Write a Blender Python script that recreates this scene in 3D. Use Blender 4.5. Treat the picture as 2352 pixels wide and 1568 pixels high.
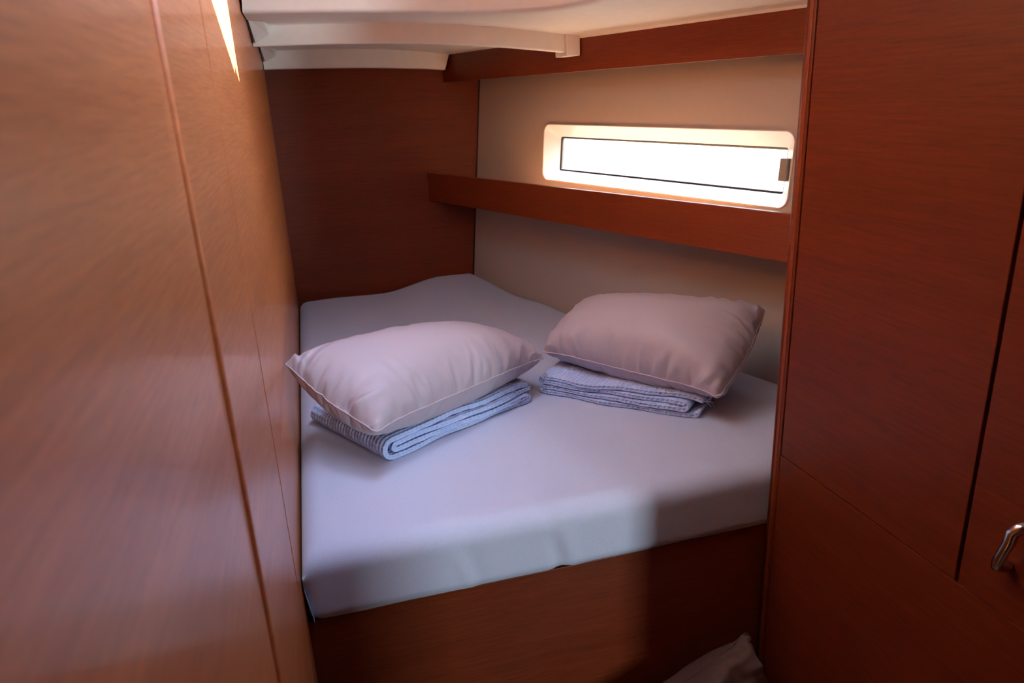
import bpy, bmesh, math, random
import numpy as np
from mathutils import Vector, Matrix

for o in list(bpy.data.objects):
    bpy.data.objects.remove(o, do_unlink=True)
sc = bpy.context.scene
COL = sc.collection
rng = np.random.default_rng(7)

# ------------------------------------------------------------------ camera
# x: athwartships (starboard +), y: aft, z: up.  Most numbers below are heights
# relative to the lens; CZ is the height of the lens above the cabin sole.
CZ = 1.62
F_PX, PITCH, YAW, ROLL = 1663.7, math.radians(18.756), math.radians(14.783), math.radians(-2.757)
r0 = Vector((math.cos(YAW), -math.sin(YAW), 0))
fw = Vector((math.sin(YAW), math.cos(YAW), 0)) * math.cos(PITCH) + Vector((0, 0, -math.sin(PITCH)))
u0 = r0.cross(fw)
R_ = r0 * math.cos(ROLL) + u0 * math.sin(ROLL)
U_ = -r0 * math.sin(ROLL) + u0 * math.cos(ROLL)
cam_d = bpy.data.cameras.new('camera')
cam = bpy.data.objects.new('camera', cam_d)
COL.objects.link(cam)
B_ = -fw
cam.matrix_world = Matrix(((R_.x, U_.x, B_.x, 0), (R_.y, U_.y, B_.y, 0), (R_.z, U_.z, B_.z, CZ), (0, 0, 0, 1)))
cam_d.sensor_width = 36.0
cam_d.lens = F_PX / 2352 * 36.0
cam_d.clip_start = 0.01
cam_d.dof.use_dof = True
cam_d.dof.focus_distance = 1.95
cam_d.dof.aperture_fstop = 5.0
sc.camera = cam

# ------------------------------------------------------------------ world, sun, exposure
SKY = 19.0
w = bpy.data.worlds.new('sky')
sc.world = w
w.use_nodes = True
nt = w.node_tree
nt.nodes.clear()
wo = nt.nodes.new('ShaderNodeOutputWorld')
bg = nt.nodes.new('ShaderNodeBackground')
tc = nt.nodes.new('ShaderNodeTexCoord')
sx = nt.nodes.new('ShaderNodeSeparateXYZ')
cr = nt.nodes.new('ShaderNodeValToRGB')
mr = nt.nodes.new('ShaderNodeMapRange')
mr.inputs['From Min'].default_value = -1
nt.links.new(tc.outputs['Generated'], sx.inputs[0])
nt.links.new(sx.outputs['Z'], mr.inputs['Value'])
nt.links.new(mr.outputs['Result'], cr.inputs['Fac'])
e = cr.color_ramp.elements
e[0].position, e[0].color = 0.0, (0.18, 0.18, 0.17, 1)
e[1].position, e[1].color = 1.0, (0.98, 1.22, 1.80, 1)
for pos, colr in ((0.46, (0.24, 0.235, 0.225, 1)), (0.52, (0.30, 0.295, 0.28, 1)), (0.65, (0.52, 0.57, 0.68, 1)), (0.80, (0.84, 1.02, 1.45, 1))):
    q = cr.color_ramp.elements.new(pos)
    q.color = colr
nt.links.new(cr.outputs['Color'], bg.inputs['Color'])
bg.inputs['Strength'].default_value = SKY
nt.links.new(bg.outputs[0], wo.inputs[0])

SUN_A = 1.5
SUN_DIR = Vector((-SUN_A, 0.0, -1.0)).normalized()
sun_d = bpy.data.lights.new('sun', 'SUN')
sun_d.energy = 175.0
sun_d.angle = math.radians(0.6)
sun_d.color = (1.0, 0.87, 0.66)
sun = bpy.data.objects.new('sun', sun_d)
sun.rotation_euler = SUN_DIR.to_track_quat('-Z', 'Y').to_euler()
sun.location = (3, 0, 5)
COL.objects.link(sun)

def area(name, loc, target, sx_, sy_, energy, color, portal=False):
    d = bpy.data.lights.new(name, 'AREA')
    d.shape = 'RECTANGLE'
    d.size, d.size_y = sx_, sy_
    d.energy = energy
    d.color = color
    d.cycles.is_portal = portal
    o = bpy.data.objects.new(name, d)
    o.location = (loc[0], loc[1], loc[2] + CZ)
    v = Vector(target) - Vector(loc)
    o.rotation_euler = v.to_track_quat('-Z', 'Y').to_euler()
    COL.objects.link(o)
    return o

# daylight falling down the companionway into the saloon behind the camera
area('companionway_daylight', (1.66, -1.8, -0.35), (0.35, 1.25, -0.95), 0.18, 0.8, 85.0, (0.80, 0.93, 1.0))

vs = sc.view_settings
sc.display_settings.display_device = 'sRGB'
vs.view_transform = 'Standard'
vs.look = 'None'
vs.exposure = -0.43
vs.gamma = 1.0
vs.use_curve_mapping = False

# ------------------------------------------------------------------ materials
def new_mat(name):
    m = bpy.data.materials.new(name)
    m.use_nodes = True
    n = m.node_tree
    return m, n, n.nodes['Principled BSDF'], n.nodes['Material Output']

def N(n, t, **kw):
    x = n.nodes.new(t)
    for k, v in kw.items():
        setattr(x, k, v)
    return x

def wood(name, ang, dark, light, rough, coat, bump=0.12, coat_rough=0.15, spec=0.22):
    """straight grained veneer: the grain runs horizontally along heading `ang` (0 = x axis)."""
    m, n, p, out = new_mat(name)
    geo = N(n, 'ShaderNodeNewGeometry')
    mp = N(n, 'ShaderNodeMapping', vector_type='TEXTURE')
    mp.inputs['Rotation'].default_value = (0, 0, ang)
    n.links.new(geo.outputs['Position'], mp.inputs['Vector'])
    def noise(scale, detail, rough_, dist=0.0):
        s = N(n, 'ShaderNodeMapping')
        s.inputs['Scale'].default_value = scale
        n.links.new(mp.outputs[0], s.inputs['Vector'])
        t = N(n, 'ShaderNodeTexNoise')
        t.inputs['Scale'].default_value = 1.0
        t.inputs['Detail'].default_value = detail
        t.inputs['Roughness'].default_value = rough_
        t.inputs['Distortion'].default_value = dist
        n.links.new(s.outputs[0], t.inputs['Vector'])
        return t.outputs['Fac']
    broad = noise((1.1, 14, 14), 3, 0.5, 0.3)
    fine = noise((9, 260, 260), 3, 0.6)
    pores = noise((30, 700, 700), 1, 0.5)
    a = N(n, 'ShaderNodeMix', data_type='FLOAT')
    a.inputs[0].default_value = 0.68
    n.links.new(broad, a.inputs[2])
    n.links.new(fine, a.inputs[3])
    ramp = N(n, 'ShaderNodeValToRGB')
    ramp.color_ramp.elements[0].position = 0.33
    ramp.color_ramp.elements[0].color = (*dark, 1)
    ramp.color_ramp.elements[1].position = 0.66
    ramp.color_ramp.elements[1].color = (*light, 1)
    n.links.new(a.outputs[0], ramp.inputs['Fac'])
    pr = N(n, 'ShaderNodeMapRange')
    pr.inputs['From Min'].default_value = 0.3
    pr.inputs['From Max'].default_value = 0.45
    pr.inputs['To Min'].default_value = 0.80
    n.links.new(pores, pr.inputs['Value'])
    mul = N(n, 'ShaderNodeMix', data_type='RGBA', blend_type='MULTIPLY')
    mul.inputs[0].default_value = 1.0
    n.links.new(ramp.outputs['Color'], mul.inputs[6])
    n.links.new(pr.outputs[0], mul.inputs[7])
    n.links.new(mul.outputs[2], p.inputs['Base Color'])
    p.inputs['Roughness'].default_value = rough
    p.inputs['Coat Weight'].default_value = coat
    p.inputs['Specular IOR Level'].default_value = spec
    p.inputs['Coat Roughness'].default_value = coat_rough
    b = N(n, 'ShaderNodeBump')
    b.inputs['Strength'].default_value = bump
    b.inputs['Distance'].default_value = 0.0004
    n.links.new(fine, b.inputs['Height'])
    n.links.new(b.outputs[0], p.inputs['Normal'])
    return m

def plain(name, col, rough, metal=0.0, noise_scale=None, noise_amt=0.0, bump=0.0, bump_dist=0.001, sheen=0.0, spec=0.5):
    m, n, p, out = new_mat(name)
    p.inputs['Base Color'].default_value = (*col, 1)
    p.inputs['Roughness'].default_value = rough
    p.inputs['Metallic'].default_value = metal
    p.inputs['Specular IOR Level'].default_value = spec
    if sheen:
        p.inputs['Sheen Weight'].default_value = sheen
        p.inputs['Sheen Roughness'].default_value = 0.5
    if noise_scale:
        tcx = N(n, 'ShaderNodeNewGeometry')
        t = N(n, 'ShaderNodeTexNoise')
        t.inputs['Scale'].default_value = noise_scale
        t.inputs['Detail'].default_value = 3
        n.links.new(tcx.outputs['Position'], t.inputs['Vector'])
        mrx = N(n, 'ShaderNodeMapRange')
        mrx.inputs['From Min'].default_value = 0.3
        mrx.inputs['From Max'].default_value = 0.7
        mrx.inputs['To Min'].default_value = 1 - noise_amt
        mrx.inputs['To Max'].default_value = 1 + noise_amt
        n.links.new(t.outputs['Fac'], mrx.inputs['Value'])
        mx = N(n, 'ShaderNodeMix', data_type='RGBA', blend_type='MULTIPLY')
        mx.inputs[0].default_value = 1
        mx.inputs[6].default_value = (*col, 1)
        n.links.new(mrx.outputs[0], mx.inputs[7])
        n.links.new(mx.outputs[2], p.inputs['Base Color'])
        if bump:
            b = N(n, 'ShaderNodeBump')
            b.inputs['Strength'].default_value = bump
            b.inputs['Distance'].default_value = bump_dist
            n.links.new(t.outputs['Fac'], b.inputs['Height'])
            n.links.new(b.outputs[0], p.inputs['Normal'])
    return m

def glass_mat(name, tint=(1, 1, 1)):
    m, n, p, out = new_mat(name)
    n.nodes.remove(p)
    tr = N(n, 'ShaderNodeBsdfTransparent')
    tr.inputs['Color'].default_value = (*tint, 1)
    gl = N(n, 'ShaderNodeBsdfGlossy')
    gl.inputs['Roughness'].default_value = 0.02
    lw = N(n, 'ShaderNodeLayerWeight')            # Schlick reflectance, the same from both faces of the sheet
    fr = N(n, 'ShaderNodeMath', operation='POWER')
    fr.inputs[1].default_value = 5.0
    n.links.new(lw.outputs['Facing'], fr.inputs[0])
    lw.inputs['Blend'].default_value = 0.5
    f2 = N(n, 'ShaderNodeMath', operation='MULTIPLY_ADD')
    f2.inputs[1].default_value = 0.96
    f2.inputs[2].default_value = 0.04
    n.links.new(fr.outputs[0], f2.inputs[0])
    mx = N(n, 'ShaderNodeMixShader')
    n.links.new(f2.outputs[0], mx.inputs[0])
    n.links.new(tr.outputs[0], mx.inputs[1])
    n.links.new(gl.outputs[0], mx.inputs[2])
    n.links.new(mx.outputs[0], out.inputs['Surface'])
    return m

HULL_ANG = math.radians(19.72)                  # the hull side closes in towards the stern
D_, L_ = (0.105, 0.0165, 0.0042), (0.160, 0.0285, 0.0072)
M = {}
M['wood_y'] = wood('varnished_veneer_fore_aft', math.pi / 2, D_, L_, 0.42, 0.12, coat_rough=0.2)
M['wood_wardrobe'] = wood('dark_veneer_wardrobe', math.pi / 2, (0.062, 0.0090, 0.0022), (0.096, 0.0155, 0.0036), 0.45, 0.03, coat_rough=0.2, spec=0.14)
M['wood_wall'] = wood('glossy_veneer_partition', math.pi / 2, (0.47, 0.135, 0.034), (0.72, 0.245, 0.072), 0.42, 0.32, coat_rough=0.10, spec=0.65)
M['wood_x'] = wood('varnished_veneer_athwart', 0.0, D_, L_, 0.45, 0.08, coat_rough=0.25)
M['wood_h'] = wood('varnished_veneer_hull_side', -(math.pi / 2 - HULL_ANG), D_, L_, 0.42, 0.10, coat_rough=0.22)
M['wood_edge'] = plain('solid_wood_edging', (0.70, 0.24, 0.08), 0.4, noise_scale=60, noise_amt=0.15)
M['shelf_wood'] = plain('pale_wood_shelf', (0.50, 0.29, 0.15), 0.5, noise_scale=60, noise_amt=0.15)
M['liner'] = plain('beige_hull_lining', (0.42, 0.36, 0.32), 0.55, noise_scale=900, noise_amt=0.04, bump=0.15, bump_dist=0.0005)
M['gelcoat'] = plain('cream_moulded_headliner', (0.86, 0.83, 0.77), 0.42, noise_scale=30, noise_amt=0.02)
M['frame'] = plain('ivory_window_surround', (0.84, 0.79, 0.72), 0.35, noise_scale=40, noise_amt=0.02)
M['seal'] = plain('black_rubber_seal', (0.015, 0.017, 0.018), 0.4, noise_scale=80, noise_amt=0.2)
M['grey'] = plain('grey_plastic_latch', (0.20, 0.19, 0.19), 0.4, noise_scale=80, noise_amt=0.1)
M['glass'] = glass_mat('clear_acrylic')
M['sheet'] = plain('blue_grey_jersey_sheet', (0.50, 0.545, 0.69), 0.85, noise_scale=700, noise_amt=0.07, bump=0.5, bump_dist=0.0012, sheen=0.25, spec=0.2)
M['pillow'] = plain('mauve_satin_cotton', (0.405, 0.35, 0.395), 0.5, noise_scale=900, noise_amt=0.03, bump=0.1, bump_dist=0.0004, sheen=0.2, spec=0.35)
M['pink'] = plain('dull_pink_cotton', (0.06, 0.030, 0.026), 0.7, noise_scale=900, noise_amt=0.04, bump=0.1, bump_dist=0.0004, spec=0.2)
M['seam'] = plain('mauve_piping', (0.50, 0.40, 0.45), 0.6, noise_scale=400, noise_amt=0.1)
M['blanket'] = plain('pale_blue_waffle_cotton', (0.46, 0.56, 0.83), 0.85, noise_scale=500, noise_amt=0.06, sheen=0.2, spec=0.15)
M['chrome'] = plain('polished_chrome', (0.75, 0.75, 0.77), 0.12, metal=1.0, noise_scale=20, noise_amt=0.02)
M['sole'] = wood('dark_cabin_sole', math.pi / 2, (0.03, 0.010, 0.004), (0.06, 0.02, 0.008), 0.45, 0.1)
M['dark'] = plain('dark_cabinet_inside', (0.03, 0.012, 0.008), 0.8, noise_scale=20, noise_amt=0.1)
M['sun_mask'] = plain('white_mask_sheet', (0.75, 0.74, 0.72), 0.8, noise_scale=300, noise_amt=0.05)

# ------------------------------------------------------------------ mesh helpers
LOC = {}

def mk(name, verts, faces, mat, parent=None, smooth=False, bevel=0.0, segs=2, kind=None):
    """one mesh object; verts are lens-relative, the origin sits at the middle of the base."""
    v = np.asarray(verts, dtype=np.float64).copy()
    v[:, 2] += CZ
    lo, hi = v.min(0), v.max(0)
    org = np.array([(lo[0] + hi[0]) / 2, (lo[1] + hi[1]) / 2, lo[2]])
    me = bpy.data.meshes.new(name)
    me.from_pydata((v - org).tolist(), [], faces)
    me.update()
    return _link(name, me, org, mat, parent, smooth, bevel, segs, kind)

def _link(name, me, org, mat, parent, smooth, bevel, segs, kind):
    bm = bmesh.new()
    bm.from_mesh(me)
    bmesh.ops.recalc_face_normals(bm, faces=bm.faces)
    bm.to_mesh(me)
    bm.free()
    me.materials.append(M[mat] if isinstance(mat, str) else mat)
    if smooth:
        me.polygons.foreach_set('use_smooth', [True] * len(me.polygons))
    o = bpy.data.objects.new(name, me)
    COL.objects.link(o)
    if parent is not None:
        o.parent = parent
        o.location = Vector(org) - LOC[parent.name]
    else:
        o.location = org
    LOC[o.name] = Vector(org)
    if bevel:
        b = o.modifiers.new('bevel', 'BEVEL')
        b.width = bevel
        b.segments = segs
        b.limit_method = 'ANGLE'
        b.angle_limit = math.radians(40)
        b.harden_normals = False
    if kind:
        o['kind'] = kind
    return o

def grid_mesh(name, P, mat, parent=None, close_u=False, close_v=False, smooth=True, extra_faces=None, kind=None):
    """P: (nu, nv, 3) lens-relative grid, numpy fast path."""
    nu, nv = P.shape[:2]
    v = P.reshape(-1, 3).copy()
    v[:, 2] += CZ
    lo, hi = v.min(0), v.max(0)
    org = np.array([(lo[0] + hi[0]) / 2, (lo[1] + hi[1]) / 2, lo[2]])
    iu = np.arange(nu if close_u else nu - 1)
    iv = np.arange(nv if close_v else nv - 1)
    A, Bq = np.meshgrid(iu, iv, indexing='ij')
    A2, B2 = (A + 1) % nu, (Bq + 1) % nv
    f = np.stack([A * nv + Bq, A2 * nv + Bq, A2 * nv + B2, A * nv + B2], -1).reshape(-1, 4)
    me = bpy.data.meshes.new(name)
    me.vertices.add(len(v))
    me.vertices.foreach_set('co', (v - org).ravel())
    me.loops.add(f.size)
    me.loops.foreach_set('vertex_index', f.ravel().astype(np.int32))
    me.polygons.add(len(f))
    me.polygons.foreach_set('loop_start', (np.arange(len(f)) * 4).astype(np.int32))
    me.update(calc_edges=True)
    me.validate()
    if extra_faces:
        bm = bmesh.new()
        bm.from_mesh(me)
        bm.verts.ensure_lookup_table()
        for ef in extra_faces:
            try:
                bm.faces.new([bm.verts[i] for i in ef])
            except ValueError:
                pass
        bm.to_mesh(me)
        bm.free()
    return _link(name, me, org, mat, parent, smooth, 0, 2, kind)

def boxv(x0, x1, y0, y1, z0, z1):
    return [(x0, y0, z0), (x1, y0, z0), (x1, y1, z0), (x0, y1, z0), (x0, y0, z1), (x1, y0, z1), (x1, y1, z1), (x0, y1, z1)]
BOXF = [(0, 3, 2, 1), (4, 5, 6, 7), (0, 1, 5, 4), (1, 2, 6, 5), (2, 3, 7, 6), (3, 0, 4, 7)]

def box(name, x0, x1, y0, y1, z0, z1, mat, parent=None, bevel=0.0, segs=2, kind=None):
    return mk(name, boxv(x0, x1, y0, y1, z0, z1), BOXF, mat, parent, False, bevel, segs, kind)

def hexa(name, p, mat, parent=None, bevel=0.0, segs=2, kind=None):
    """8 corners in box order"""
    return mk(name, p, BOXF, mat, parent, False, bevel, segs, kind)

def prism(name, poly, z0, z1, mat, parent=None, bevel=0.0, kind=None):
    n = len(poly)
    v = [(x, y, z0) for x, y in poly] + [(x, y, z1) for x, y in poly]
    f = [tuple(range(n))[::-1], tuple(range(n, 2 * n))] + [(i, (i + 1) % n, n + (i + 1) % n, n + i) for i in range(n)]
    return mk(name, v, f, mat, parent, False, bevel, 2, kind)

def tube(name, pts, rad, mat, parent=None, seg=8, closed=False, caps=True):
    pts = np.asarray(pts, float)
    n = len(pts)
    if closed:
        t = np.roll(pts, -1, 0) - np.roll(pts, 1, 0)
    else:
        t = np.gradient(pts, axis=0)
    t /= np.linalg.norm(t, axis=1)[:, None] + 1e-12
    ref = np.array([0.13, 0.21, 0.97])
    a = np.cross(t, ref)
    a /= np.linalg.norm(a, axis=1)[:, None] + 1e-12
    b = np.cross(t, a)
    th = np.arange(seg) / seg * 2 * np.pi
    r = np.broadcast_to(np.asarray(rad, float), (n,))[:, None, None]
    P = pts[:, None, :] + r * (np.cos(th)[None, :, None] * a[:, None, :] + np.sin(th)[None, :, None] * b[:, None, :])
    ex = None
    if caps and not closed:
        ex = [tuple(range(seg)), tuple(range((n - 1) * seg, n * seg))]
    return grid_mesh(name, P, mat, parent, close_u=closed, close_v=True, extra_faces=ex)

def thing(name, loc, label=None, cat=None, group=None, kind=None):
    o = bpy.data.objects.new(name, None)
    o.empty_display_size = 0.05
    COL.objects.link(o)
    o.location = (loc[0], loc[1], loc[2] + CZ)
    LOC[o.name] = Vector(o.location)
    tag(o, label, cat, group, kind)
    return o

def tag(o, label=None, cat=None, group=None, kind=None):
    for k, v in (('label', label), ('category', cat), ('group', group), ('kind', kind)):
        if v:
            o[k] = v
    return o

def smoothstep(a, b, x):
    t = np.clip((x - a) / (b - a), 0, 1)
    return t * t * (3 - 2 * t)

# ------------------------------------------------------------------ room constants (lens-relative metres)
XL = -0.1148            # partition on the left
YB = 3.2595             # aft bulkhead
YF = 1.2505             # front of the mattress
XC = 0.9175             # wardrobe face
ZM = -0.82              # mattress top
ZF = -CZ                # cabin sole
HA = np.array([0.688, YB, -0.809])                                  # hull side: a point and its axes
HS = np.array([math.sin(HULL_ANG), -math.cos(HULL_ANG), 0.0])      # along the hull, towards the bow
HN = np.array([0.937, 0.337, -0.089]); HN /= np.linalg.norm(HN)    # outward
HU = np.cross(HS, HN); HU /= np.linalg.norm(HU)
if HU[2] < 0:
    HU = -HU
HS = HS - HN * HS.dot(HN); HS /= np.linalg.norm(HS)
def hull_pt(s, u, d=0.0):
    return HA + HS * s + HU * u + HN * d
def hull_x(y, z):
    """inner face of the hull lining"""
    return HA[0] - (HN[1] * (y - HA[1]) + HN[2] * (z - HA[2])) / HN[0]
def lowb_x(y):
    return 0.507 + (YB - y) * math.tan(HULL_ANG)
def upb_x(y):
    return 0.610 + (YB - y) * math.tan(HULL_ANG)

# ------------------------------------------------------------------ floor, walls
def structure(o, label=None, cat=None):
    o['kind'] = 'structure'
    if label:
        o['label'] = label
    if cat:
        o['category'] = cat
    return o

structure(box('floor', -0.7, 2.7, -2.7, 3.4, ZF - 0.03, ZF, 'sole'), 'dark wooden cabin sole below the berth', 'floor')

wl = thing('wall_left', (XL - 0.03, 1.0, ZF))
structure(wl, 'glossy reddish wood partition close to the camera on the left', 'wall')
box('backing', XL - 0.06, XL - 0.024, -0.3, YB + 0.05, ZF, 0.419, 'dark', wl)
box('panel', XL - 0.022, XL - 0.0045, -0.3, 0.7950, ZF + 0.002, 0.419, 'wood_wall', wl)
tag(tube('edge_strip', [(XL - 0.0044, 0.7995, z) for z in np.linspace(ZF + 0.002, 0.419, 4)], 0.0046, 'wood_edge', wl, seg=16), 'pale solid wood edging between the panels')
box('panel', XL - 0.022, XL - 0.0001, 0.8030, 1.190, ZF + 0.002, 0.419, 'wood_wall', wl)
tag(box('edge_strip', XL - 0.022, XL + 0.0006, 1.1902, 1.1918, ZF + 0.002, 0.419, 'wood_edge', wl), 'pale solid wood edging between the panels')
box('panel', XL - 0.022, XL + 0.0004, 1.1920, YB, ZF + 0.002, 0.419, 'wood_wall', wl)

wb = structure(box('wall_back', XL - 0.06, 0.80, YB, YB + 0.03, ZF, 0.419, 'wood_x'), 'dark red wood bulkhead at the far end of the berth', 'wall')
# hull side with the window opening: a ring of quads round the hole
def rrect(s0, s1, u0, u1, r, n=7):
    pts = []
    for cx, cy, a0 in ((s1 - r, u1 - r, 0), (s0 + r, u1 - r, 90), (s0 + r, u0 + r, 180), (s1 - r, u0 + r, 270)):
        for k in range(n + 1):
            a = math.radians(a0 + 90 * k / n)
            pts.append((cx + r * math.cos(a), cy + r * math.sin(a)))
    # the port follows the sheer: it drops a little towards the bow
    return [(s, u - 0.0135 * (s - 0.5)) for s, u in pts]

OUT = rrect(0.505, 1.613, 0.4915, 0.6965, 0.030)
INN = rrect(0.536, 1.563, 0.5235, 0.6560, 0.010)

def hull_wall():
    bm = bmesh.new()
    rect = [(-0.06, -0.81), (3.05, -0.81), (3.05, 1.23), (-0.06, 1.23)]
    def loop(pts):
        vs_ = [bm.verts.new(hull_pt(*q)) for q in pts]
        return [bm.edges.new((vs_[k], vs_[(k + 1) % len(vs_)])) for k in range(len(vs_))]
    ed = loop(rect) + loop(OUT)
    bmesh.ops.triangle_fill(bm, edges=ed, use_beauty=True, use_dissolve=False)
    v = np.array([q.co[:] for q in bm.verts])
    f = [tuple(q.index for q in fc.verts) for fc in bm.faces]
    bm.verts.index_update()
    f = [tuple(q.index for q in fc.verts) for fc in bm.faces]
    bm.free()
    o = mk('wall_right', v, f, 'liner')
    # make the faces look inboard, then thicken outboard
    me = o.data
    nrm = Vector((0, 0, 0))
    for p_ in me.polygons:
        nrm += p_.normal * p_.area
    if nrm.dot(Vector(HN)) > 0:
        me.flip_normals()
    so = o.modifiers.new('thickness', 'SOLIDIFY')
    so.thickness = 0.045
    so.offset = -1
    return o
structure(hull_wall(), 'beige padded hull lining around the long window', 'wall')

# ------------------------------------------------------------------ hull window
def ring(name, loops, mat, parent, smooth=False):
    """loops: list of (outline, depth) lofted one to the next"""
    P = np.array([[hull_pt(s_, u_, d_) for s_, u_ in ol] for ol, d_ in loops])
    return grid_mesh(name, P, mat, parent, close_v=True, smooth=smooth)
def grow(pts, g):
    c = np.mean(pts, 0)
    q = np.array(pts)
    out = []
    n = len(q)
    for k in range(n):
        t = q[(k + 1) % n] - q[k - 1]
        t /= np.linalg.norm(t) + 1e-12
        nn = np.array([t[1], -t[0]])
        if nn.dot(q[k] - c) < 0:
            nn = -nn
        out.append(tuple(q[k] + nn * g))
    return out
wc = hull_pt(1.05, 0.48)
win = thing('window_1', tuple(wc))
structure(win, 'long narrow hull window with ivory surround and overexposed daylight', 'window')
fr_ = ring('frame', [(grow(OUT, 0.004), -0.0002), (grow(OUT, 0.004), -0.004), (grow(OUT, 0.0025), -0.0055), (grow(OUT, 0.0), -0.004),
                     (grow(OUT, -0.001), 0.0), (INN, 0.048), (grow(INN, -0.0015), 0.052), (grow(INN, -0.0015), 0.056)], 'frame', win)
ring('seal', [(grow(INN, 0.004), 0.056), (grow(INN, -0.0070), 0.056), (grow(INN, -0.0080), 0.058), (grow(INN, -0.0080), 0.068), (grow(INN, 0.004), 0.068)], 'seal', win)
def slab_outline(name, pts, d0, d1, mat, parent):
    n = len(pts)
    v = [hull_pt(s_, u_, d0) for s_, u_ in pts] + [hull_pt(s_, u_, d1) for s_, u_ in pts]
    f = [tuple(range(n)), tuple(range(2 * n - 1, n - 1, -1))] + [(k, n + k, n + (k + 1) % n, (k + 1) % n) for k in range(n)]
    return mk(name, v, f, mat, parent)
slab_outline('pane', grow(INN, -0.0035), 0.060, 0.065, 'glass', win)
def hbox(name, s0, s1, u0, u1, d0, d1, mat, parent, bevel=0.0):
    p = [hull_pt(*q) for q in ((s0, u0, d0), (s1, u0, d0), (s1, u0, d1), (s0, u0, d1), (s0, u1, d0), (s1, u1, d0), (s1, u1, d1), (s0, u1, d1))]
    return hexa(name, p, mat, parent, bevel)
lt = hbox('latch', 1.569, 1.594, 0.549, 0.611, 0.006, 0.034, 'grey', win, 0.002)
hbox('latch_tongue', 1.558, 1.572, 0.553, 0.607, 0.022, 0.044, 'grey', lt, 0.002)
# outboard skin of the hull and hatch: portals so the sky is sampled through the openings
pc = hull_pt(1.05, 0.582, 0.10)
po = area('hull_window_portal', tuple(pc), tuple(hull_pt(1.05, 0.582, -0.5)), 1.10, 0.18, 1, (1, 1, 1), True)
mt = Matrix((tuple(HS), tuple(HU), tuple(HN))).transposed()
po.rotation_euler = mt.to_euler()

# ------------------------------------------------------------------ boards along the hull
def along(y, xf, off):
    """point on a board running with the hull: xf(y) shifted outboard by off (perpendicular)"""
    return (xf(y) + off * math.cos(HULL_ANG), y + off * math.sin(HULL_ANG))
def board(name, xf, y0, y1, off0, off1, z0, z1, mat, parent=None, bevel=0.0015, kind=None):
    a, b = along(y0, xf, off0), along(y1, xf, off0)
    c, d = along(y1, xf, off1), along(y0, xf, off1)
    # both ends are cut square to the boat so that they butt against the bulkhead
    d = (d[0] + (d[1] - y0) * math.tan(HULL_ANG), y0)
    c = (c[0] + (c[1] - y1) * math.tan(HULL_ANG), y1)
    p = [(*a, z0), (*b, z0), (*c, z0), (*d, z0), (*a, z1), (*b, z1), (*c, z1), (*d, z1)]
    return hexa(name, p, mat, parent, bevel, 2, kind)
Y1 = 1.2515
shelf = thing('wall_shelf', (lowb_x(2.3) + 0.08, 2.3, -0.43),
              'long red wood shelf with a fiddle board running under the hull window', 'shelf')
board('fiddle_board', lowb_x, YB - 0.001, Y1, 0, 0.018, -0.4285, -0.3065, 'wood_h', shelf, 0.002)
yy = np.linspace(YB - 0.001, Y1, 2)
pl = [(lowb_x(yy[0]) + 0.0195, yy[0]), (lowb_x(yy[1]) + 0.0195, yy[1]), (hull_x(yy[1], -0.41) - 0.003, yy[1]), (hull_x(yy[0], -0.41) - 0.003, yy[0])]
prism('shelf_plate', pl, -0.420, -0.402, 'shelf_wood', shelf)
ub = board('trim_1', upb_x, YB - 0.001, Y1, 0, 0.018, 0.0645, 0.30, 'wood_h', None, 0.002)
structure(ub, 'red wood fascia board along the top of the hull side', 'board')

# corner bead where the bulkhead meets the hull lining
zz = np.linspace(-0.80, 0.07, 4)
bead = np.array([(hull_x(YB, z) - 0.002, YB - 0.002, z) for z in zz])
structure(tube('trim_2', bead, 0.0035, 'dark', seg=6), 'thin dark bead in the corner of bulkhead and hull lining', 'trim')

# ------------------------------------------------------------------ headliner
def zs(t):     # soffit height, t = 0 at the partition, 1 at the fascia board
    return 0.173 + 0.066 * (1 - np.clip(t, 0, 1) ** 3)
def zlow(t):   # lower edge of the cross beam
    return 0.117 + 0.062 * (1 - np.clip(t, 0, 1) ** 2.5)
def t_of(x, y):
    return (x - XL) / (upb_x(y) - XL)
cl = thing('ceiling', (0.4, 1.5, 0.11))
structure(cl, 'cream moulded headliner stepping down towards the stern', 'ceiling')
# inner edge = rim of the raised hatch recess; outer edge = cross beam, then the fascia board
YR, XR = 2.20, 0.74
inner = [(XL + 0.004, YR), (0.10, YR), (0.25, YR + 0.005), (0.38, YR + 0.005)]
for k in range(1, 9):
    a = math.pi / 2 * (1 - k / 8)
    inner.append((0.40 + 0.34 * math.cos(a), YR - 0.38 + 0.385 * math.sin(a)))
for y in (1.5, 1.0, 0.4, -0.32):
    inner.append((XR, y))
YE0, YE1 = 2.556, 2.408
outer = []
for k in range(9):
    q = k / 8
    yb_ = YE0 + (YE1 - YE0) * q
    xb_ = XL + 0.004 + (upb_x(YE1) - 0.002 - XL - 0.004) * q
    outer.append((xb_, yb_))
for y in (2.3, 2.1, 1.85, 1.5, 1.0, 0.4, -0.32):
    outer.append((upb_x(y) - 0.001, y))
n_ = 16
def resample(pts, n):
    p = np.array(pts)
    d = np.concatenate([[0], np.cumsum(np.linalg.norm(np.diff(p, axis=0), axis=1))])
    q = np.linspace(0, d[-1], n)
    return np.stack([np.interp(q, d, p[:, 0]), np.interp(q, d, p[:, 1])], -1)
inn_, out_ = np.array(inner), np.array(outer)
assert len(inn_) == len(out_) == 16
P = np.zeros((16, 7, 3))
for k in range(7):
    xy = inn_ + (out_ - inn_) * k / 6
    P[:, k, :2] = xy
    P[:, k, 2] = [zs(t_of(x, y)) for x, y in xy]
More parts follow.
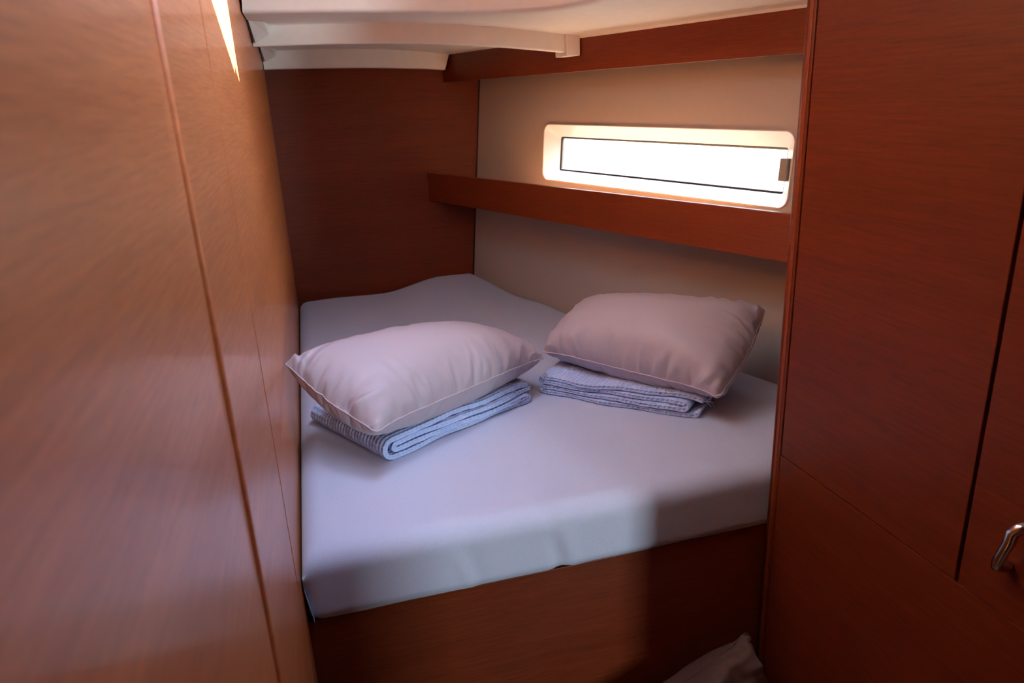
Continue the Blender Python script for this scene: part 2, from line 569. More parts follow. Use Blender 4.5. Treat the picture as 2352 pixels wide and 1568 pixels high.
# roll the rim of the recess upwards
R1 = P[:, :1] + np.array([0, 0, 0.006]); 
ic = np.array([0.2, 1.2])
dirn = ic - inn_
dirn /= np.linalg.norm(dirn, axis=1)[:, None]
def up_ring(inset, z):
    A = np.zeros((16, 1, 3))
    A[:, 0, :2] = inn_ + dirn * inset
    A[:, 0, 2] = z if np.isscalar(z) else z
    A[:, 0, 0] = np.maximum(A[:, 0, 0], XL + 0.004)
    return A
zr = P[:, 0, 2]
P = np.concatenate([up_ring(0.10, 0.4195), up_ring(0.045, 0.36), up_ring(0.012, zr + 0.03), up_ring(0.003, zr + 0.008), P], 1)
# rolled lip where the moulding meets the fascia board
last = P[:, -1:].copy()
P[:, -1, 0] -= 0.010
lipA, lipB = last.copy(), last.copy()
lipA[:, :, 0] -= 0.003
lipA[:, :, 2] -= 0.002
lipB[:, :, 2] -= 0.0075
P = np.concatenate([P, lipA, lipB], 1)
grid_mesh('soffit_panel', P, 'gelcoat', cl)
# recess roof with the hatch opening
HX0, HX1, HY0, HY1, HZ = 0.085, 0.56, 0.48, 1.735, 0.42
prism('recess_roof', [(HX1, -0.35), (1.9, -0.35), (hull_x(0.35, 0.42) + 0.05, 0.35), (hull_x(3.35, 0.42) + 0.05, 3.35), (HX1, 3.35)], HZ, HZ + 0.06, 'gelcoat', cl)
for bx_ in ((-0.25, HX0, -0.35, 3.35), (HX0, HX1, -0.35, HY0), (HX0, HX1, HY1, 3.35)):
    box('recess_roof', *bx_, HZ, HZ + 0.06, 'gelcoat', cl)
box('sky_blocker', -0.34, HX0 - 0.004, -0.3, 2.3, HZ + 0.062, HZ + 0.27, 'gelcoat', cl)  # unseen block added to hold low sky light off the wardrobe side
# cross beam hanging below the soffit
def ribbon(name, rows, mat, parent):
    return grid_mesh(name, np.array(rows), mat, parent, smooth=False)
def beam_rows(y_of, zt, zb, th, nx=17, x1=None):
    rows = []
    q = np.linspace(0, 1, nx)
    xs = XL + 0.003 + (x1 - XL - 0.003) * q
    ys = y_of(q)
    top, bot = zt(q), zb(q)
    r = 0.006
    prof = [(0, top), (0, bot + r), (0.0018, bot + 0.0018), (r, bot), (th - r, bot), (th, bot + r), (th, top)]
    return np.stack([np.stack([xs, ys + d, z + 0 * xs], -1) for d, z in prof], 0)
xb1 = upb_x(YE1) - 0.004
bm1 = beam_rows(lambda q: YE0 + (YE1 - YE0) * q, lambda q: zs(q) + 0.002, zlow, 0.03, x1=xb1)
nb = bm1.shape[0] * bm1.shape[1]
b1 = grid_mesh('cross_beam', bm1, 'gelcoat', cl, smooth=False)
# end block of the cross beam against the fascia
hexa('beam_end', [(xb1 - 0.045, YE1 - 0.004, 0.112), (xb1, YE1 - 0.012, 0.112), (xb1 - 0.028, YE1 + 0.07, 0.112), (xb1 - 0.06, YE1 + 0.07, 0.112),
                  (xb1 - 0.045, YE1 - 0.004, 0.182), (xb1, YE1 - 0.012, 0.182), (xb1 - 0.028, YE1 + 0.07, 0.182), (xb1 - 0.06, YE1 + 0.07, 0.182)], 'gelcoat', cl, 0.004)
# lower soffit behind the beam
YS2 = 3.19
q = np.linspace(0, 1, 17)
rows = []
for f_ in np.linspace(0, 1, 5):
    y = (YE0 + (YE1 - YE0) * q) * (1 - f_) + YS2 * f_ + 0.02 * (1 - f_)
    x = XL + 0.003 + (np.array([upb_x(a) for a in y]) - 0.003 - XL - 0.003) * q
    rows.append(np.stack([x, y, 0.172 + 0.036 * (1 - q ** 3)], -1))
grid_mesh('soffit_panel', np.array(rows), 'gelcoat', cl)
x2 = upb_x(YS2) - 0.002
bm2 = beam_rows(lambda q: YS2 + 0 * q, lambda q: 0.174 + 0.036 * (1 - q ** 3), lambda q: 0.113 + 0.026 * (1 - q ** 2.2), 0.066, x1=x2)
sl = np.linspace(0, 1, bm2.shape[1])[None, :] ** 6 * np.clip((0.18 - bm2[:, :, 2]) / 0.06, 0, 1) * 0.022
bm2[:, :, 0] -= sl
grid_mesh('cross_beam', bm2, 'gelcoat', cl, smooth=False)
# wedge caps and the dark gaps where the beams meet the partition
for (yy_, zt_, sc_, y_w) in ((YE0, 0.238, 1.0, 2.40), (YS2, 0.207, 0.8, 2.98)):
    a = 0.05 * sc_
    y0_ = yy_ - 0.010
    v = [(XL + 0.006, y_w, zt_ + 0.004), (XL + 0.006, y0_, zt_ - 0.044 * sc_), (XL + 0.012, y0_, zt_ - 0.050 * sc_),
         (XL + 0.055, y0_, zt_ - 0.026 * sc_), (XL + 0.060, y0_, zt_ + 0.002), (XL + 0.045, y_w + 0.04, zt_ + 0.004),
         (XL + 0.02, yy_ + 0.01, zt_ + 0.004)]
    mk('beam_cap', v, [(0, 1, 2), (0, 2, 3, 5), (3, 4, 5), (0, 5, 4, 6), (1, 0, 6), (2, 1, 6), (3, 2, 6), (4, 3, 6)], 'gelcoat', cl)
    tube('gap_gasket', [(XL + 0.002, y_w - 0.02, zt_ + 0.006), (XL + 0.003, (y_w + y0_) / 2, zt_ - 0.018 * sc_), (XL + 0.003, y0_ - 0.004, zt_ - 0.047 * sc_)], 0.0045 * sc_, 'seal', cl, seg=6)

# unseen mask added to cut the sun into a streak, and the hatch lens
hb = structure(thing('window_2', (0.3, 1.3, HZ + 0.06)), 'overhead deck hatch with an added white mask shaping the sun', 'hatch')
zb_ = HZ - 0.004
def hatch_x(z):
    """where the sun ray that reaches the partition at height z passes the mask"""
    return XL + SUN_A * (zb_ - z)
prism('sun_mask', [(hatch_x(0.050), HY1 + 0.01), (hatch_x(0.085), 1.66), (hatch_x(0.068), 1.645), (hatch_x(0.105), 1.55), (hatch_x(0.172), 1.378), (hatch_x(0.20), 1.15), (hatch_x(0.22), HY0 - 0.02),
                (HX1 + 0.02, HY0 - 0.02), (HX1 + 0.02, HY1 + 0.01)], zb_ - 0.003, zb_, 'sun_mask', hb)
box('lens', HX0 - 0.02, HX1 + 0.02, HY0 - 0.02, HY1 + 0.02, HZ + 0.062, HZ + 0.070, 'glass', hb)
area('hatch_portal', ((HX0 + HX1) / 2, (HY0 + HY1) / 2, HZ + 0.09), ((HX0 + HX1) / 2, (HY0 + HY1) / 2, -1), HX1 - HX0 + 0.04, HY1 - HY0 + 0.04, 1, (1, 1, 1), True)

# ------------------------------------------------------------------ forward end of the cabin and the saloon beyond
wf = thing('wall_front', (0.5, -0.32, ZF))
structure(wf, 'wooden bulkhead behind the camera with a doorway', 'wall')
DX0, DX1 = 0.885, 1.24
box('panel', XL - 0.03, DX0, -0.33, -0.30, ZF, 0.419, 'wood_x', wf)
box('panel', DX0, DX1, -0.33, -0.30, 0.22, 0.419, 'wood_x', wf)
box('panel', DX1, 1.28, -0.33, -0.30, ZF, 0.419, 'wood_x', wf)
box('panel', 1.25, 1.28, -0.30, 0.33, ZF, 0.419, 'wood_y', wf)
sl_ = thing('wall_saloon', (1.0, -1.5, ZF))
structure(sl_, 'saloon walls beyond the doorway', 'wall')
box('panel', -0.7, -0.67, -2.7, -0.33, ZF, 0.43, 'wood_wardrobe', sl_)
box('panel', 2.67, 2.7, -2.7, -0.33, ZF, 0.43, 'wood_wardrobe', sl_)
box('panel', -0.7, 2.7, -2.73, -2.7, ZF, 0.43, 'wood_x', sl_)
box('panel', 1.28, 2.7, -0.33, -0.30, ZF, 0.43, 'wood_x', sl_)
box('panel', -0.7, XL - 0.03, -0.33, -0.30, ZF, 0.43, 'wood_x', sl_)
box('panel', -0.7, 2.7, -2.7, -0.33, 0.43, 0.46, 'wood_wardrobe', sl_)

# ------------------------------------------------------------------ wardrobe on the right
wd = thing('wardrobe', (1.1, 0.8, ZF), 'tall red wood wardrobe with flush doors at the foot of the berth', 'wardrobe')
YC0, YC1 = 0.345, 1.2492
D0, D1, ZD = 0.7588, 1.2180, -0.772
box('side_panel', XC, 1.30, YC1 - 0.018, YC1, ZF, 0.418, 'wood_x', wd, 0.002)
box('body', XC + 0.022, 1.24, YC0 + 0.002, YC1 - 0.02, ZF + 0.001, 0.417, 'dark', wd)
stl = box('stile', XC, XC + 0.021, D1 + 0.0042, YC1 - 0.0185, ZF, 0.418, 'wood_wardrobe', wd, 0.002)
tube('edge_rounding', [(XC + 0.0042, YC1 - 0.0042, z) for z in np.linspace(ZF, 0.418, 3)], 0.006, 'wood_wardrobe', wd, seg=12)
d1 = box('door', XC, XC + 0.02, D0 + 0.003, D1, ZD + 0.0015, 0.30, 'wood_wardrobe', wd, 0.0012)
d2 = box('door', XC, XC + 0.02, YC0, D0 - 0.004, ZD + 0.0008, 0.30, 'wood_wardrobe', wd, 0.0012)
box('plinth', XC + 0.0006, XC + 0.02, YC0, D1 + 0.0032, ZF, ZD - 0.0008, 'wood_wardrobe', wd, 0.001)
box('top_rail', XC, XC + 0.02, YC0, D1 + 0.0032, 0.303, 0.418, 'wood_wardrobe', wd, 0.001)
hp = []
hx = XC - 0.030
top_, bot_ = np.array([hx, 0.6565, -0.608]), np.array([hx, 0.678, -0.681])
dv = (bot_ - top_)
hp = [(XC + 0.001, top_[1] - 0.006, top_[2] + 0.008), (XC - 0.014, top_[1] - 0.005, top_[2] + 0.008)]
for a in np.linspace(0, 1, 5):
    ang = a * math.pi / 2
    hp.append((hx + 0.012 * (1 - math.sin(ang)), top_[1] - 0.005 + 0.01 * a, top_[2] + 0.008 - 0.014 * (1 - math.cos(ang))))
for a in (0.3, 0.5, 0.7):
    hp.append(tuple(top_ + dv * a))
for a in np.linspace(0, 1, 5):
    ang = a * math.pi / 2
    hp.append((hx + 0.012 * (1 - math.cos(ang)), bot_[1] - 0.003 * (1 - a), bot_[2] + 0.010 - 0.014 * math.sin(ang)))
hp += [(XC - 0.010, bot_[1], bot_[2] - 0.005), (XC + 0.001, bot_[1], bot_[2] - 0.005)]
tag(tube('handle', hp, 0.0078, 'chrome', d2, seg=14), 'chrome bow handle')

# ------------------------------------------------------------------ berth
bb = thing('berth_base', (0.4, 1.3, ZF), 'dark red wood berth base under the mattress', 'bed base')
ZB = -0.980
box('front_panel', XL + 0.001, 1.28, 1.272, 1.290, ZF, ZB - 0.0005, 'wood_x', bb, 0.001)
yq = [1.2905, YB - 0.001]
prism('berth_board', [(XL + 0.001, yq[0]), (hull_x(yq[0], -1.0) - 0.004, yq[0]), (hull_x(yq[1], -1.0) - 0.004, yq[1]), (XL + 0.001, yq[1])], ZB - 0.018, ZB, 'wood_y', bb)

def fbm1(x, seed, octs=4):
    r = np.random.default_rng(seed)
    out = 0
    for k in range(octs):
        out = out + np.sin(x * (2.1 ** k) * 6 + r.uniform(0, 6.28)) / (1.8 ** k)
    return out

def mattress():
    TH = ZM - ZB
    r = 0.045
    # v: from front to back, u: port to hull; edge rows are clustered for the rounding
    def cluster(a, b, n, m=9):
        th = np.linspace(0, np.pi / 2, m)
        e0 = a + r * (1 - np.cos(th))
        e1 = b - r * (1 - np.cos(th))[::-1]
        return np.concatenate([e0, np.linspace(a + r, b - r, n)[1:-1], e1])
    V = cluster(YF, YB - 0.004, 150)
    U = cluster(0, 1, 120)        # scaled later
    x0 = XL + 0.004
    P = np.zeros((len(V), len(U), 3))
    for i, y in enumerate(V):
        x1 = hull_x(max(y, 1.2), ZM - 0.02) - 0.004
        Lx = x1 - x0
        th = np.linspace(0, np.pi / 2, 9)
        e0 = x0 + r * (1 - np.cos(th))
        e1 = x1 - r * (1 - np.cos(th))[::-1]
        # keep columns aligned in absolute x where possible
        mid = np.linspace(x0 + r, x1 - r, 120)[1:-1]
        xs = np.concatenate([e0, mid, e1])
        P[i, :, 0] = xs
        P[i, :, 1] = y
        def edge(d):
            d = np.clip(d, 0, r)
            return r - np.sqrt(np.maximum(r * r - (r - d) ** 2, 0))
        rf = 0.050
        dz = edge(xs - x0) + edge(x1 - xs)
        dzf = edge(np.full_like(xs, y - YF)) + edge(np.full_like(xs, YB - 0.004 - y))
        drop = np.minimum(np.sqrt(dz ** 2 + dzf ** 2), r)
        z = ZM - drop
        # the cushion rides up in the far hull corner
        hx_ = hull_x(y, ZM)
        bump = 0.050 * np.exp(-((YB - y) / 0.30) ** 2) * smoothstep(0.25, 0.54, xs) 
        bump += 0.012 * np.exp(-((y - 2.72) / 0.12) ** 2) * np.exp(-((hx_ - xs) / 0.10) ** 2)
        bump += 0.006 * np.exp(-((YB - y) / 0.2) ** 2) * np.exp(-((xs - 0.05) / 0.12) ** 2)
        z = z + bump * 1.0
        # slight crown and soft dents
        z += 0.0025 * np.sin(xs * 7 + 1.3) * np.sin(y * 5 + 0.4)
        # joint between the two cushions, felt through the sheet near the front
        jx = 0.395 + 0.02 * (y - YF)
        fade = np.exp(-((y - YF) / 0.10) ** 2)
        z -= 0.006 * np.exp(-((xs - jx) / 0.012) ** 2) * fade
        z += 0.003 * np.exp(-((xs - jx - 0.03) / 0.02) ** 2) * fade
        P[i, :, 2] = z
    nv, nu = P.shape[:2]
    # skirt: walk round the border and drop it to the base
    ring_idx = [(0, j) for j in range(nu)] + [(i, nu - 1) for i in range(1, nv)] + [(nv - 1, j) for j in range(nu - 2, -1, -1)] + [(i, 0) for i in range(nv - 2, 0, -1)]
    top = np.array([P[i, j] for i, j in ring_idx])
    verts = [P.reshape(-1, 3)]
    ids = [np.array([i * nu + j for i, j in ring_idx])]
    off = nv * nu
    x_ = top[:, 0]
    front = np.abs(top[:, 1] - YF) < 1e-6
    lev = 12
    for k in range(1, lev + 1):
        f = k / lev
        q = top.copy()
        q[:, 2] = top[:, 2] * (1 - f) + (ZB + 0.0005) * f
        tuck = 0.016 * smoothstep(0.80, 1.0, f) + 0.004 * f
        q[front, 1] += tuck
        # soft vertical folds in the front of the sheet
        ff = np.sin(np.pi * min(f, 0.97))
        jx = 0.395 + 0.022 * f
        fold = -0.007 * np.exp(-((x_ - jx) / 0.010) ** 2) + 0.005 * np.exp(-((x_ - jx - 0.03) / 0.018) ** 2)
        fold += 0.0035 * np.exp(-((x_ - 0.19 - 0.03 * f) / 0.012) ** 2) - 0.003 * np.exp(-((x_ - 0.215 - 0.03 * f) / 0.014) ** 2)
        q[front, 1] -= (fold * (0.35 + 0.65 * ff))[front]
        if f > 0.9:
            q[front, 2] += (0.006 * np.exp(-((x_ - 0.425) / 0.018) ** 2) * (f - 0.9) / 0.1 + 0.0015 * np.abs(np.sin(x_ * 15)) * (f - 0.9) / 0.1)[front]
        # rounded upright corner on the left
        cx = x_ - (XL + 0.004)
        left = np.clip(1 - cx / 0.03, 0, 1) ** 2 * front
        q[:, 1] += 0.022 * left * min(1, f * 2)
        lx = np.abs(top[:, 0] - (XL + 0.004)) < 1e-6
        q[lx, 0] += 0.010 * smoothstep(0.1, 1.0, f) * np.exp(-((top[lx, 1] - YF) / 0.06) ** 2)
        verts.append(q)
        ids.append(np.arange(off, off + len(q)))
        off += len(q)
    v = np.concatenate(verts)
    faces = []
    for i in range(nv - 1):
        for j in range(nu - 1):
            a = i * nu + j
            faces.append((a, a + 1, a + nu + 1, a + nu))
    n = len(ring_idx)
    for k in range(lev):
        A, Bq = ids[k], ids[k + 1]
        for j in range(n):
            j2 = (j + 1) % n
            faces.append((int(A[j]), int(Bq[j]), int(Bq[j2]), int(A[j2])))
    faces.append(tuple(int(a) for a in ids[-1]))
    o = mk('mattress', v, faces, 'sheet', None, smooth=True)
    o.data.polygons[len(faces) - 1].use_smooth = False
    return o
tag(mattress(), 'wide mattress in a fitted blue-grey jersey sheet filling the berth', 'mattress')

# ------------------------------------------------------------------ folded waffle blankets
def blanket(name, O, ex, depth, path, layer, wave, label, zoff=0.0):
    """path: centreline (s, z) of the folded cloth seen from its front edge; extruded away from the camera"""
    p = np.array(path) * np.array([1.0, 1.03])
    # smooth with a Catmull-like resampling
    step = 0.0026
    d = np.concatenate([[0], np.cumsum(np.linalg.norm(np.diff(p, axis=0), axis=1))])
    ns = int(d[-1] / step)
    qs = np.linspace(0, d[-1], ns)
    c = np.stack([np.interp(qs, d, p[:, 0]), np.interp(qs, d, p[:, 1])], -1)
    kern = np.hanning(9); kern /= kern.sum()
    for ax in (0, 1):
        e_ = np.concatenate([np.full(4, c[0, ax]), c[:, ax], np.full(4, c[-1, ax])])
        c[:, ax] = np.convolve(e_, kern, 'valid')
    t = np.gradient(c, axis=0)
    t /= np.linalg.norm(t, axis=1)[:, None]
    nrm = np.stack([-t[:, 1], t[:, 0]], -1)
    # section of the cloth: top face, rounded far edge, bottom face, rounded near edge
    h = layer / 2
    nd = int(depth / step)
    vv = np.linspace(h, depth - h, nd)
    arc = np.linspace(0, np.pi, 11)[1:-1]
    ring_v = np.concatenate([vv, depth - h + h * np.sin(arc), vv[::-1], h - h * np.sin(arc)])
    ring_n = np.concatenate([np.full(nd, h), h * np.cos(arc), np.full(nd, -h), -h * np.cos(arc)])
    dn = np.concatenate([np.ones(nd), np.cos(arc), -np.ones(nd), -np.cos(arc)])     # outward normal of the section
    dvv = np.concatenate([np.zeros(nd), np.sin(arc), np.zeros(nd), -np.sin(arc)])
    arcpos = np.concatenate([[0], np.cumsum(np.hypot(np.diff(ring_v), np.diff(ring_n)))])
    per = 0.0132
    S = qs[:, None] / per
    edge_mid = arcpos[2 * nd + len(arc) + len(arc) // 2]        # a row of holes runs along the cut edge
    T = (arcpos[None, :] - edge_mid) / per + 0.5
    pit = np.abs(np.sin(np.pi * S)) ** 1.5 * np.abs(np.sin(np.pi * T)) ** 1.7
    disp = 0.0008 - (0.0056 + 0.0040 * np.abs(dvv)[None, :]) * pit
    disp += 0.0006 * np.sin(S * 1.7 + 2 * np.sin(T * 0.31)) * np.sin(T * 1.1)
    rn = ring_n[None, :] + disp * dn[None, :]
    rv = ring_v[None, :] + disp * dvv[None, :]
    s_ = c[:, 0][:, None] + nrm[:, 0][:, None] * rn
    z_ = c[:, 1][:, None] + nrm[:, 1][:, None] * rn
    # loose layers do not line up exactly
    lay = np.interp(qs, [0, d[-1]], [0, 1])[:, None]
    rv = rv + 0.005 * np.sin(lay * 19 + 0.7) + 0.0035 * np.sin(c[:, 0][:, None] * 17 + lay * 31)
    z_ = z_ + wave(s_, rv, z_)
    ey = np.array([-ex[1], ex[0]])
    P = np.zeros((ns, len(ring_v), 3))
    P[:, :, 0] = O[0] + ex[0] * s_ + ey[0] * rv
    P[:, :, 1] = O[1] + ex[1] * s_ + ey[1] * rv
    P[:, :, 2] = ZM + zoff + z_
    m = len(ring_v)
    ex_f = [tuple(range(m)), tuple(range((ns - 1) * m, ns * m))[::-1]]
    o = grid_mesh(name, P, 'blanket', None, close_v=True, extra_faces=ex_f)
    return tag(o, label, 'blanket', 'folded waffle blankets on the mattress')

def fold(cx, z0, z1, side, n=9):
    """half-turn from height z0 to z1 bulging towards side (-1 left, +1 right)"""
    zc, rr = (z0 + z1) / 2, (z1 - z0) / 2
    out = []
    for k in range(n + 1):
        a = math.pi * k / n
        out.append((cx + side * abs(rr) * math.sin(a), zc - rr * math.cos(a)))
    return out

lay = 0.0136
# left blanket: the outer layer wraps round the left end, the inner one is tucked inside
LA = 0.505
pa = [(LA - 0.012, 0.0555), (0.2, 0.056), (0.06, 0.0545)] + [(a, b) for a, b in fold(0.030, 0.0540, 0.0085, -1)] + \
     [(0.06, 0.0085), (LA - 0.05, 0.0085)] + fold(LA - 0.022, 0.0085, 0.0225, 1) + \
     [(LA - 0.06, 0.0225), (0.07, 0.0235)] + fold(0.040, 0.0235, 0.0395, -1) + [(0.07, 0.0395), (0.2, 0.0400), (LA + 0.004, 0.0395)]
def wave_a(s, v, z):
    k = np.clip(z / 0.05, 0, 1)
    return (0.005 * np.sin(s * 13 + 0.4) + 0.003 * np.sin(s * 29 + 1)) * k * smoothstep(0.05, 0.2, s) + 0.004 * k * np.sin(v * 11 + 1) \
        - 0.010 * k * smoothstep(0.36, 0.5, s) - 0.004 * k
exA = np.array([0.881, 0.472]); exA /= np.linalg.norm(exA)
blanket('waffle_blanket', (0.083 + 0.004, 1.572 + 0.003), exA, 0.355, pa, lay, wave_a,
        'pale blue waffle blanket folded under the pillow nearest the partition')
LBk = 0.462
pb = [(LBk + 0.012, 0.0550), (0.3, 0.0555), (0.02, 0.0545)] + fold(0.014, 0.0545, 0.0400, -1) + [(0.05, 0.0400), (LBk - 0.06, 0.0395)] + \
     fold(LBk - 0.034, 0.0395, 0.0245, 1) + [(LBk - 0.07, 0.0245), (0.04, 0.0240)] + fold(0.016, 0.0240, 0.0085, -1) + [(0.05, 0.0085), (LBk - 0.012, 0.0085), (LBk - 0.003, 0.0105), (LBk - 0.001, 0.0165), (LBk - 0.004, 0.022)]
def wave_b(s, v, z):
    k = np.clip(z / 0.05, 0, 1)
    return (0.0045 * np.sin(s * 15 + 2.2) + 0.003 * np.sin(s * 33)) * k - 0.006 * k * smoothstep(0.12, 0.0, s) - 0.004 * k + 0.003 * k * np.sin(v * 9)
exB = np.array([0.71, -0.705]); exB /= np.linalg.norm(exB)
bB = blanket('waffle_blanket', (0.557 + 0.004, 1.850 + 0.004), exB, 0.34, pb, lay, wave_b,
        'pale blue waffle blanket folded under the pillow next to the hull')
rt = np.random.default_rng(4)
endB = np.array([0.561, 1.854]) + exB * (LBk + 0.012)
for k in range(5):      # frayed yarn at the cut end of the top layer
    p0 = np.array([endB[0], endB[1], ZM + 0.050]) + np.array([-exB[1], exB[0], 0]) * rt.uniform(0.0, 0.03)
    dr = np.array([exB[0], exB[1], 0]) + rt.normal(0, 0.45, 3)
    tube('frayed_yarn', [p0 + dr * a * 0.016 + np.array([0, 0, -0.012 * a * a]) for a in np.linspace(-0.3, 1, 6)], 0.0006, 'blanket', bB, seg=5)

# ------------------------------------------------------------------ pillows: a sewn bag blown up by a small cloth solver
def inflate(W, H, thick, seed, floor=None, gather=0.91):
    r = np.random.default_rng(seed)
    P = None
    for lvl, (nx, ny, its) in enumerate(((33, 21, 260), (65, 41, 200), (129, 81, 150))):
        dx, dy = W / (nx - 1), H / (ny - 1)
        if P is None:
            X, Y = np.meshgrid(np.linspace(-W / 2, W / 2, nx), np.linspace(-H / 2, H / 2, ny), indexing='ij')
            dome = 0.25 * thick * (1 - (2 * X / W) ** 2) * (1 - (2 * Y / H) ** 2)
            P = np.stack([np.stack([X, Y, dome], -1), np.stack([X, Y, -dome], -1)])
        else:
            old = P
            Q = np.zeros((2, nx, ny, 3))
            Q[:, ::2, ::2] = old
            Q[:, 1::2, ::2] = (old[:, 1:] + old[:, :-1]) / 2
            Q[:, :, 1::2] = (Q[:, :, 2::2] + Q[:, :, :-2:2]) / 2
            P = Q
        nz = r.normal(0, 0.0020 / (lvl + 1), P.shape[:3])
        P[..., 2] += nz * np.array([1, -1])[:, None, None]
        vel = np.zeros_like(P)
        # cut of the bag: sides bowed outwards, the stitched border gathered a little
        A_, B_q = np.meshgrid(np.linspace(-1, 1, nx), np.linspace(-1, 1, ny), indexing='ij')
        C = np.stack([A_ * W / 2 * (1 + 0.115 * (1 - B_q ** 2)), B_q * H / 2 * (1 + 0.16 * (1 - A_ ** 2))], -1)
        def rest(a, b):
            return np.linalg.norm(b - a, axis=-1)[None, ..., None]
        RX, RY = rest(C[:-1], C[1:]).copy(), rest(C[:, :-1], C[:, 1:]).copy()
        RX[:, :, 0] *= gather; RX[:, :, -1] *= gather
        RY[:, 0] *= gather; RY[:, -1] *= gather
        RD1, RD2 = rest(C[:-1, :-1], C[1:, 1:]), rest(C[1:, :-1], C[:-1, 1:])
        RX2, RY2 = rest(C[:-2], C[2:]), rest(C[:, :-2], C[:, 2:])
        def con(A, Bq, L, k):
            dlt = Bq - A
            ln = np.sqrt((dlt ** 2).sum(-1, keepdims=True)) + 1e-12
            c_ = dlt * ((ln - L) / ln * 0.5 * k)
            A += c_
            Bq -= c_
        def weld():
            for sl_ in ((slice(0, 1), slice(None)), (slice(-1, None), slice(None)), (slice(None), slice(0, 1)), (slice(None), slice(-1, None))):
                m_ = P[(slice(None),) + sl_].mean(0, keepdims=True)
                P[(slice(None),) + sl_] = m_
        prof = (1 - np.abs(np.linspace(-1, 1, nx)) ** 3)[:, None] * (1 - np.abs(np.linspace(-1, 1, ny)) ** 3)[None, :]
        for it in range(its):
            prev = P.copy()
            # pressure along vertex normals
            gx = np.gradient(P, axis=1)
            gy = np.gradient(P, axis=2)
            n_v = np.cross(gx, gy)
            n_v[1] *= -1
            n_v /= np.linalg.norm(n_v, axis=-1, keepdims=True) + 1e-12
            cur = (P[0, nx // 2, ny // 2, 2] - P[1, nx // 2, ny // 2, 2])
            push = np.clip((thick - cur) / thick, -0.3, 1.0) * 0.004 / (lvl + 1) + 0.0007 / (lvl + 1)
            vel *= 0.86
            P += vel + n_v * push
            for _ in range(2):
                for k in (0, 1):
                    con(P[:, k:-1:2], P[:, k + 1::2], RX[:, k::2], 0.95)
                    con(P[:, :, k:-1:2], P[:, :, k + 1::2], RY[:, :, k::2], 0.95)
                weld()
                con(P[:, :-1, :-1], P[:, 1:, 1:], RD1, 0.2)
                con(P[:, 1:, :-1], P[:, :-1, 1:], RD2, 0.2)
                con(P[:, :-2:3], P[:, 2::3], RX2[:, ::3], 0.06)
                con(P[:, :, :-2:3], P[:, :, 2::3], RY2[:, :, ::3], 0.06)
                weld()
            if floor is not None:
                P[..., 2] = np.maximum(P[..., 2], floor)
            vel = P - prev
            mx = np.abs(vel).max()
            if mx > 0.01:
                vel *= 0.01 / mx
    # light smoothing of the solver's grid noise
    for _ in range(2):
        Q = P.copy()
        Q[:, 1:-1, 1:-1] = 0.6 * P[:, 1:-1, 1:-1] + 0.1 * (P[:, 2:, 1:-1] + P[:, :-2, 1:-1] + P[:, 1:-1, 2:] + P[:, 1:-1, :-2])
        P = Q
    return P

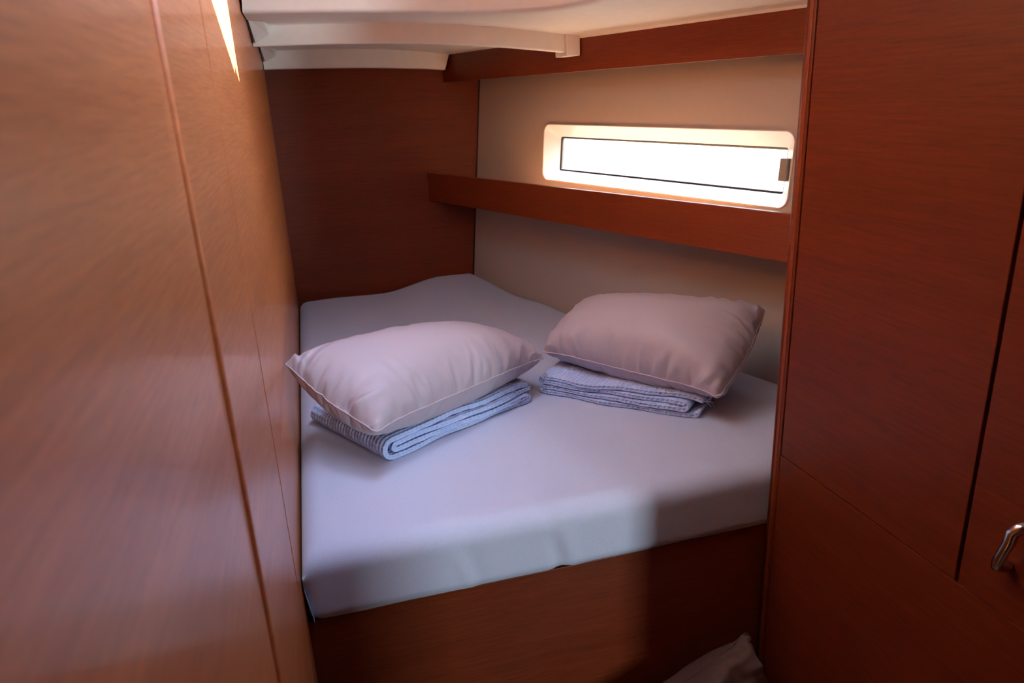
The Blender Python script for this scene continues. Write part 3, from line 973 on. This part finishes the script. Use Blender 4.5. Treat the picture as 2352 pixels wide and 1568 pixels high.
def pillow(name, bag, corners, label, cat='pillow', group=None, mat='pillow', seam='seam', flip=False, pseed=1, pucker=(26, 12)):
    """corners: near, end of the long side, far, end of the short side; the bag is draped over that warped quad"""
    c00, c10, c11, c01 = (np.array(a, float) for a in corners)
    P = bag.copy()
    if flip:
        P = P[:, :, ::-1].copy()
        P[..., 1] *= -1
    wx = (P[0, -1, 0, 0] - P[0, 0, 0, 0] + P[0, -1, -1, 0] - P[0, 0, -1, 0]) / 2
    wy = (P[0, 0, -1, 1] - P[0, 0, 0, 1] + P[0, -1, -1, 1] - P[0, -1, 0, 1]) / 2
    a = P[..., 0:1] / wx + 0.5
    b = P[..., 1:2] / wy + 0.5
    P[..., 2] -= (P[0, 0, 0, 2] + P[0, -1, 0, 2] + P[0, 0, -1, 2] + P[0, -1, -1, 2]) / 4      # corners sit on the quad
    # gathers running in from the stitched border
    nx_, ny_ = P.shape[1:3]
    rp = np.random.default_rng(pseed)
    ta, tb = np.linspace(0, 1, nx_)[:, None], np.linspace(0, 1, ny_)[None, :]
    dpp = np.zeros((2, nx_, ny_))
    for side in range(4):
        along_ = (ta + 0 * tb) if side < 2 else (tb + 0 * ta)
        dist = [tb + 0 * ta, 1 - tb + 0 * ta, ta + 0 * tb, 1 - ta + 0 * tb][side] * (wy if side < 2 else wx)
        for k in range(pucker[0] if side < 2 else pucker[1]):
            c_ = rp.uniform(0.04, 0.96)
            wdt = rp.uniform(0.006, 0.014) / (wx if side < 2 else wy)
            ln = rp.uniform(0.03, 0.085)
            amp = rp.uniform(0.003, 0.009)
            lean = rp.normal(0, 0.25)
            cc = c_ + lean * dist
            g = np.exp(-((along_ - cc) / wdt) ** 2) - 0.7 * np.exp(-((along_ - cc - 1.6 * wdt) / wdt) ** 2)
            env = (dist / 0.008).clip(0, 1) * np.exp(-(dist / ln) ** 2)
            dpp[rp.integers(0, 2) if rp.uniform() < 0.3 else 0] += amp * g * env
    P[0, ..., 2] += dpp[0]
    P[1, ..., 2] -= dpp[1]
    ez = np.cross(c10 + c11 - c00 - c01, c01 + c11 - c00 - c10)
    ez /= np.linalg.norm(ez)
    if ez[2] < 0:
        ez = -ez
    Wd = c00 * (1 - a) * (1 - b) + c10 * a * (1 - b) + c11 * a * b + c01 * (1 - a) * b + P[..., 2:3] * ez
    nx, ny = Wd.shape[1:3]
    top = Wd[0].reshape(-1, 3)
    idx0 = np.arange(nx * ny).reshape(nx, ny)
    inner_m = np.zeros((nx, ny), bool)
    inner_m[1:-1, 1:-1] = True
    idx1 = idx0.copy()
    idx1[inner_m] = nx * ny + np.arange(inner_m.sum())
    v = np.concatenate([top, Wd[1][inner_m]])
    faces = []
    for I, flip in ((idx0, False), (idx1, True)):
        a = np.stack([I[:-1, :-1], I[1:, :-1], I[1:, 1:], I[:-1, 1:]], -1).reshape(-1, 4)
        if flip:
            a = a[:, ::-1]
        faces += a.tolist()
    o = mk(name, v, faces, mat, None, smooth=True)
    tag(o, label, cat, group)
    border = np.concatenate([Wd[0, :, 0], Wd[0, -1, 1:], Wd[0, -2::-1, -1], Wd[0, 0, -2:0:-1]])
    tube('seam', border, 0.0019, seam, o, seg=6, closed=True)
    return o

bagA = inflate(0.60, 0.37, 0.175, 3, floor=-0.046)
bagB = inflate(0.60, 0.37, 0.175, 11, floor=-0.046)
pillow('pillow', bagA, ((0.075, 1.510, -0.700), (0.572, 1.832, -0.705), (0.385, 2.085, -0.700), (-0.110, 1.745, -0.590)),
       'plump mauve pillow lying against the wooden partition', 'pillow', 'mauve pillows on the berth')
pillow('pillow', bagB, ((0.910, 1.467, -0.730), (0.592, 1.900, -0.710), (0.800, 2.040, -0.625), (1.150, 1.646, -0.580)),
       'plump mauve pillow tilted against the hull side by the wardrobe', 'pillow', 'mauve pillows on the berth', flip=True, pseed=5)
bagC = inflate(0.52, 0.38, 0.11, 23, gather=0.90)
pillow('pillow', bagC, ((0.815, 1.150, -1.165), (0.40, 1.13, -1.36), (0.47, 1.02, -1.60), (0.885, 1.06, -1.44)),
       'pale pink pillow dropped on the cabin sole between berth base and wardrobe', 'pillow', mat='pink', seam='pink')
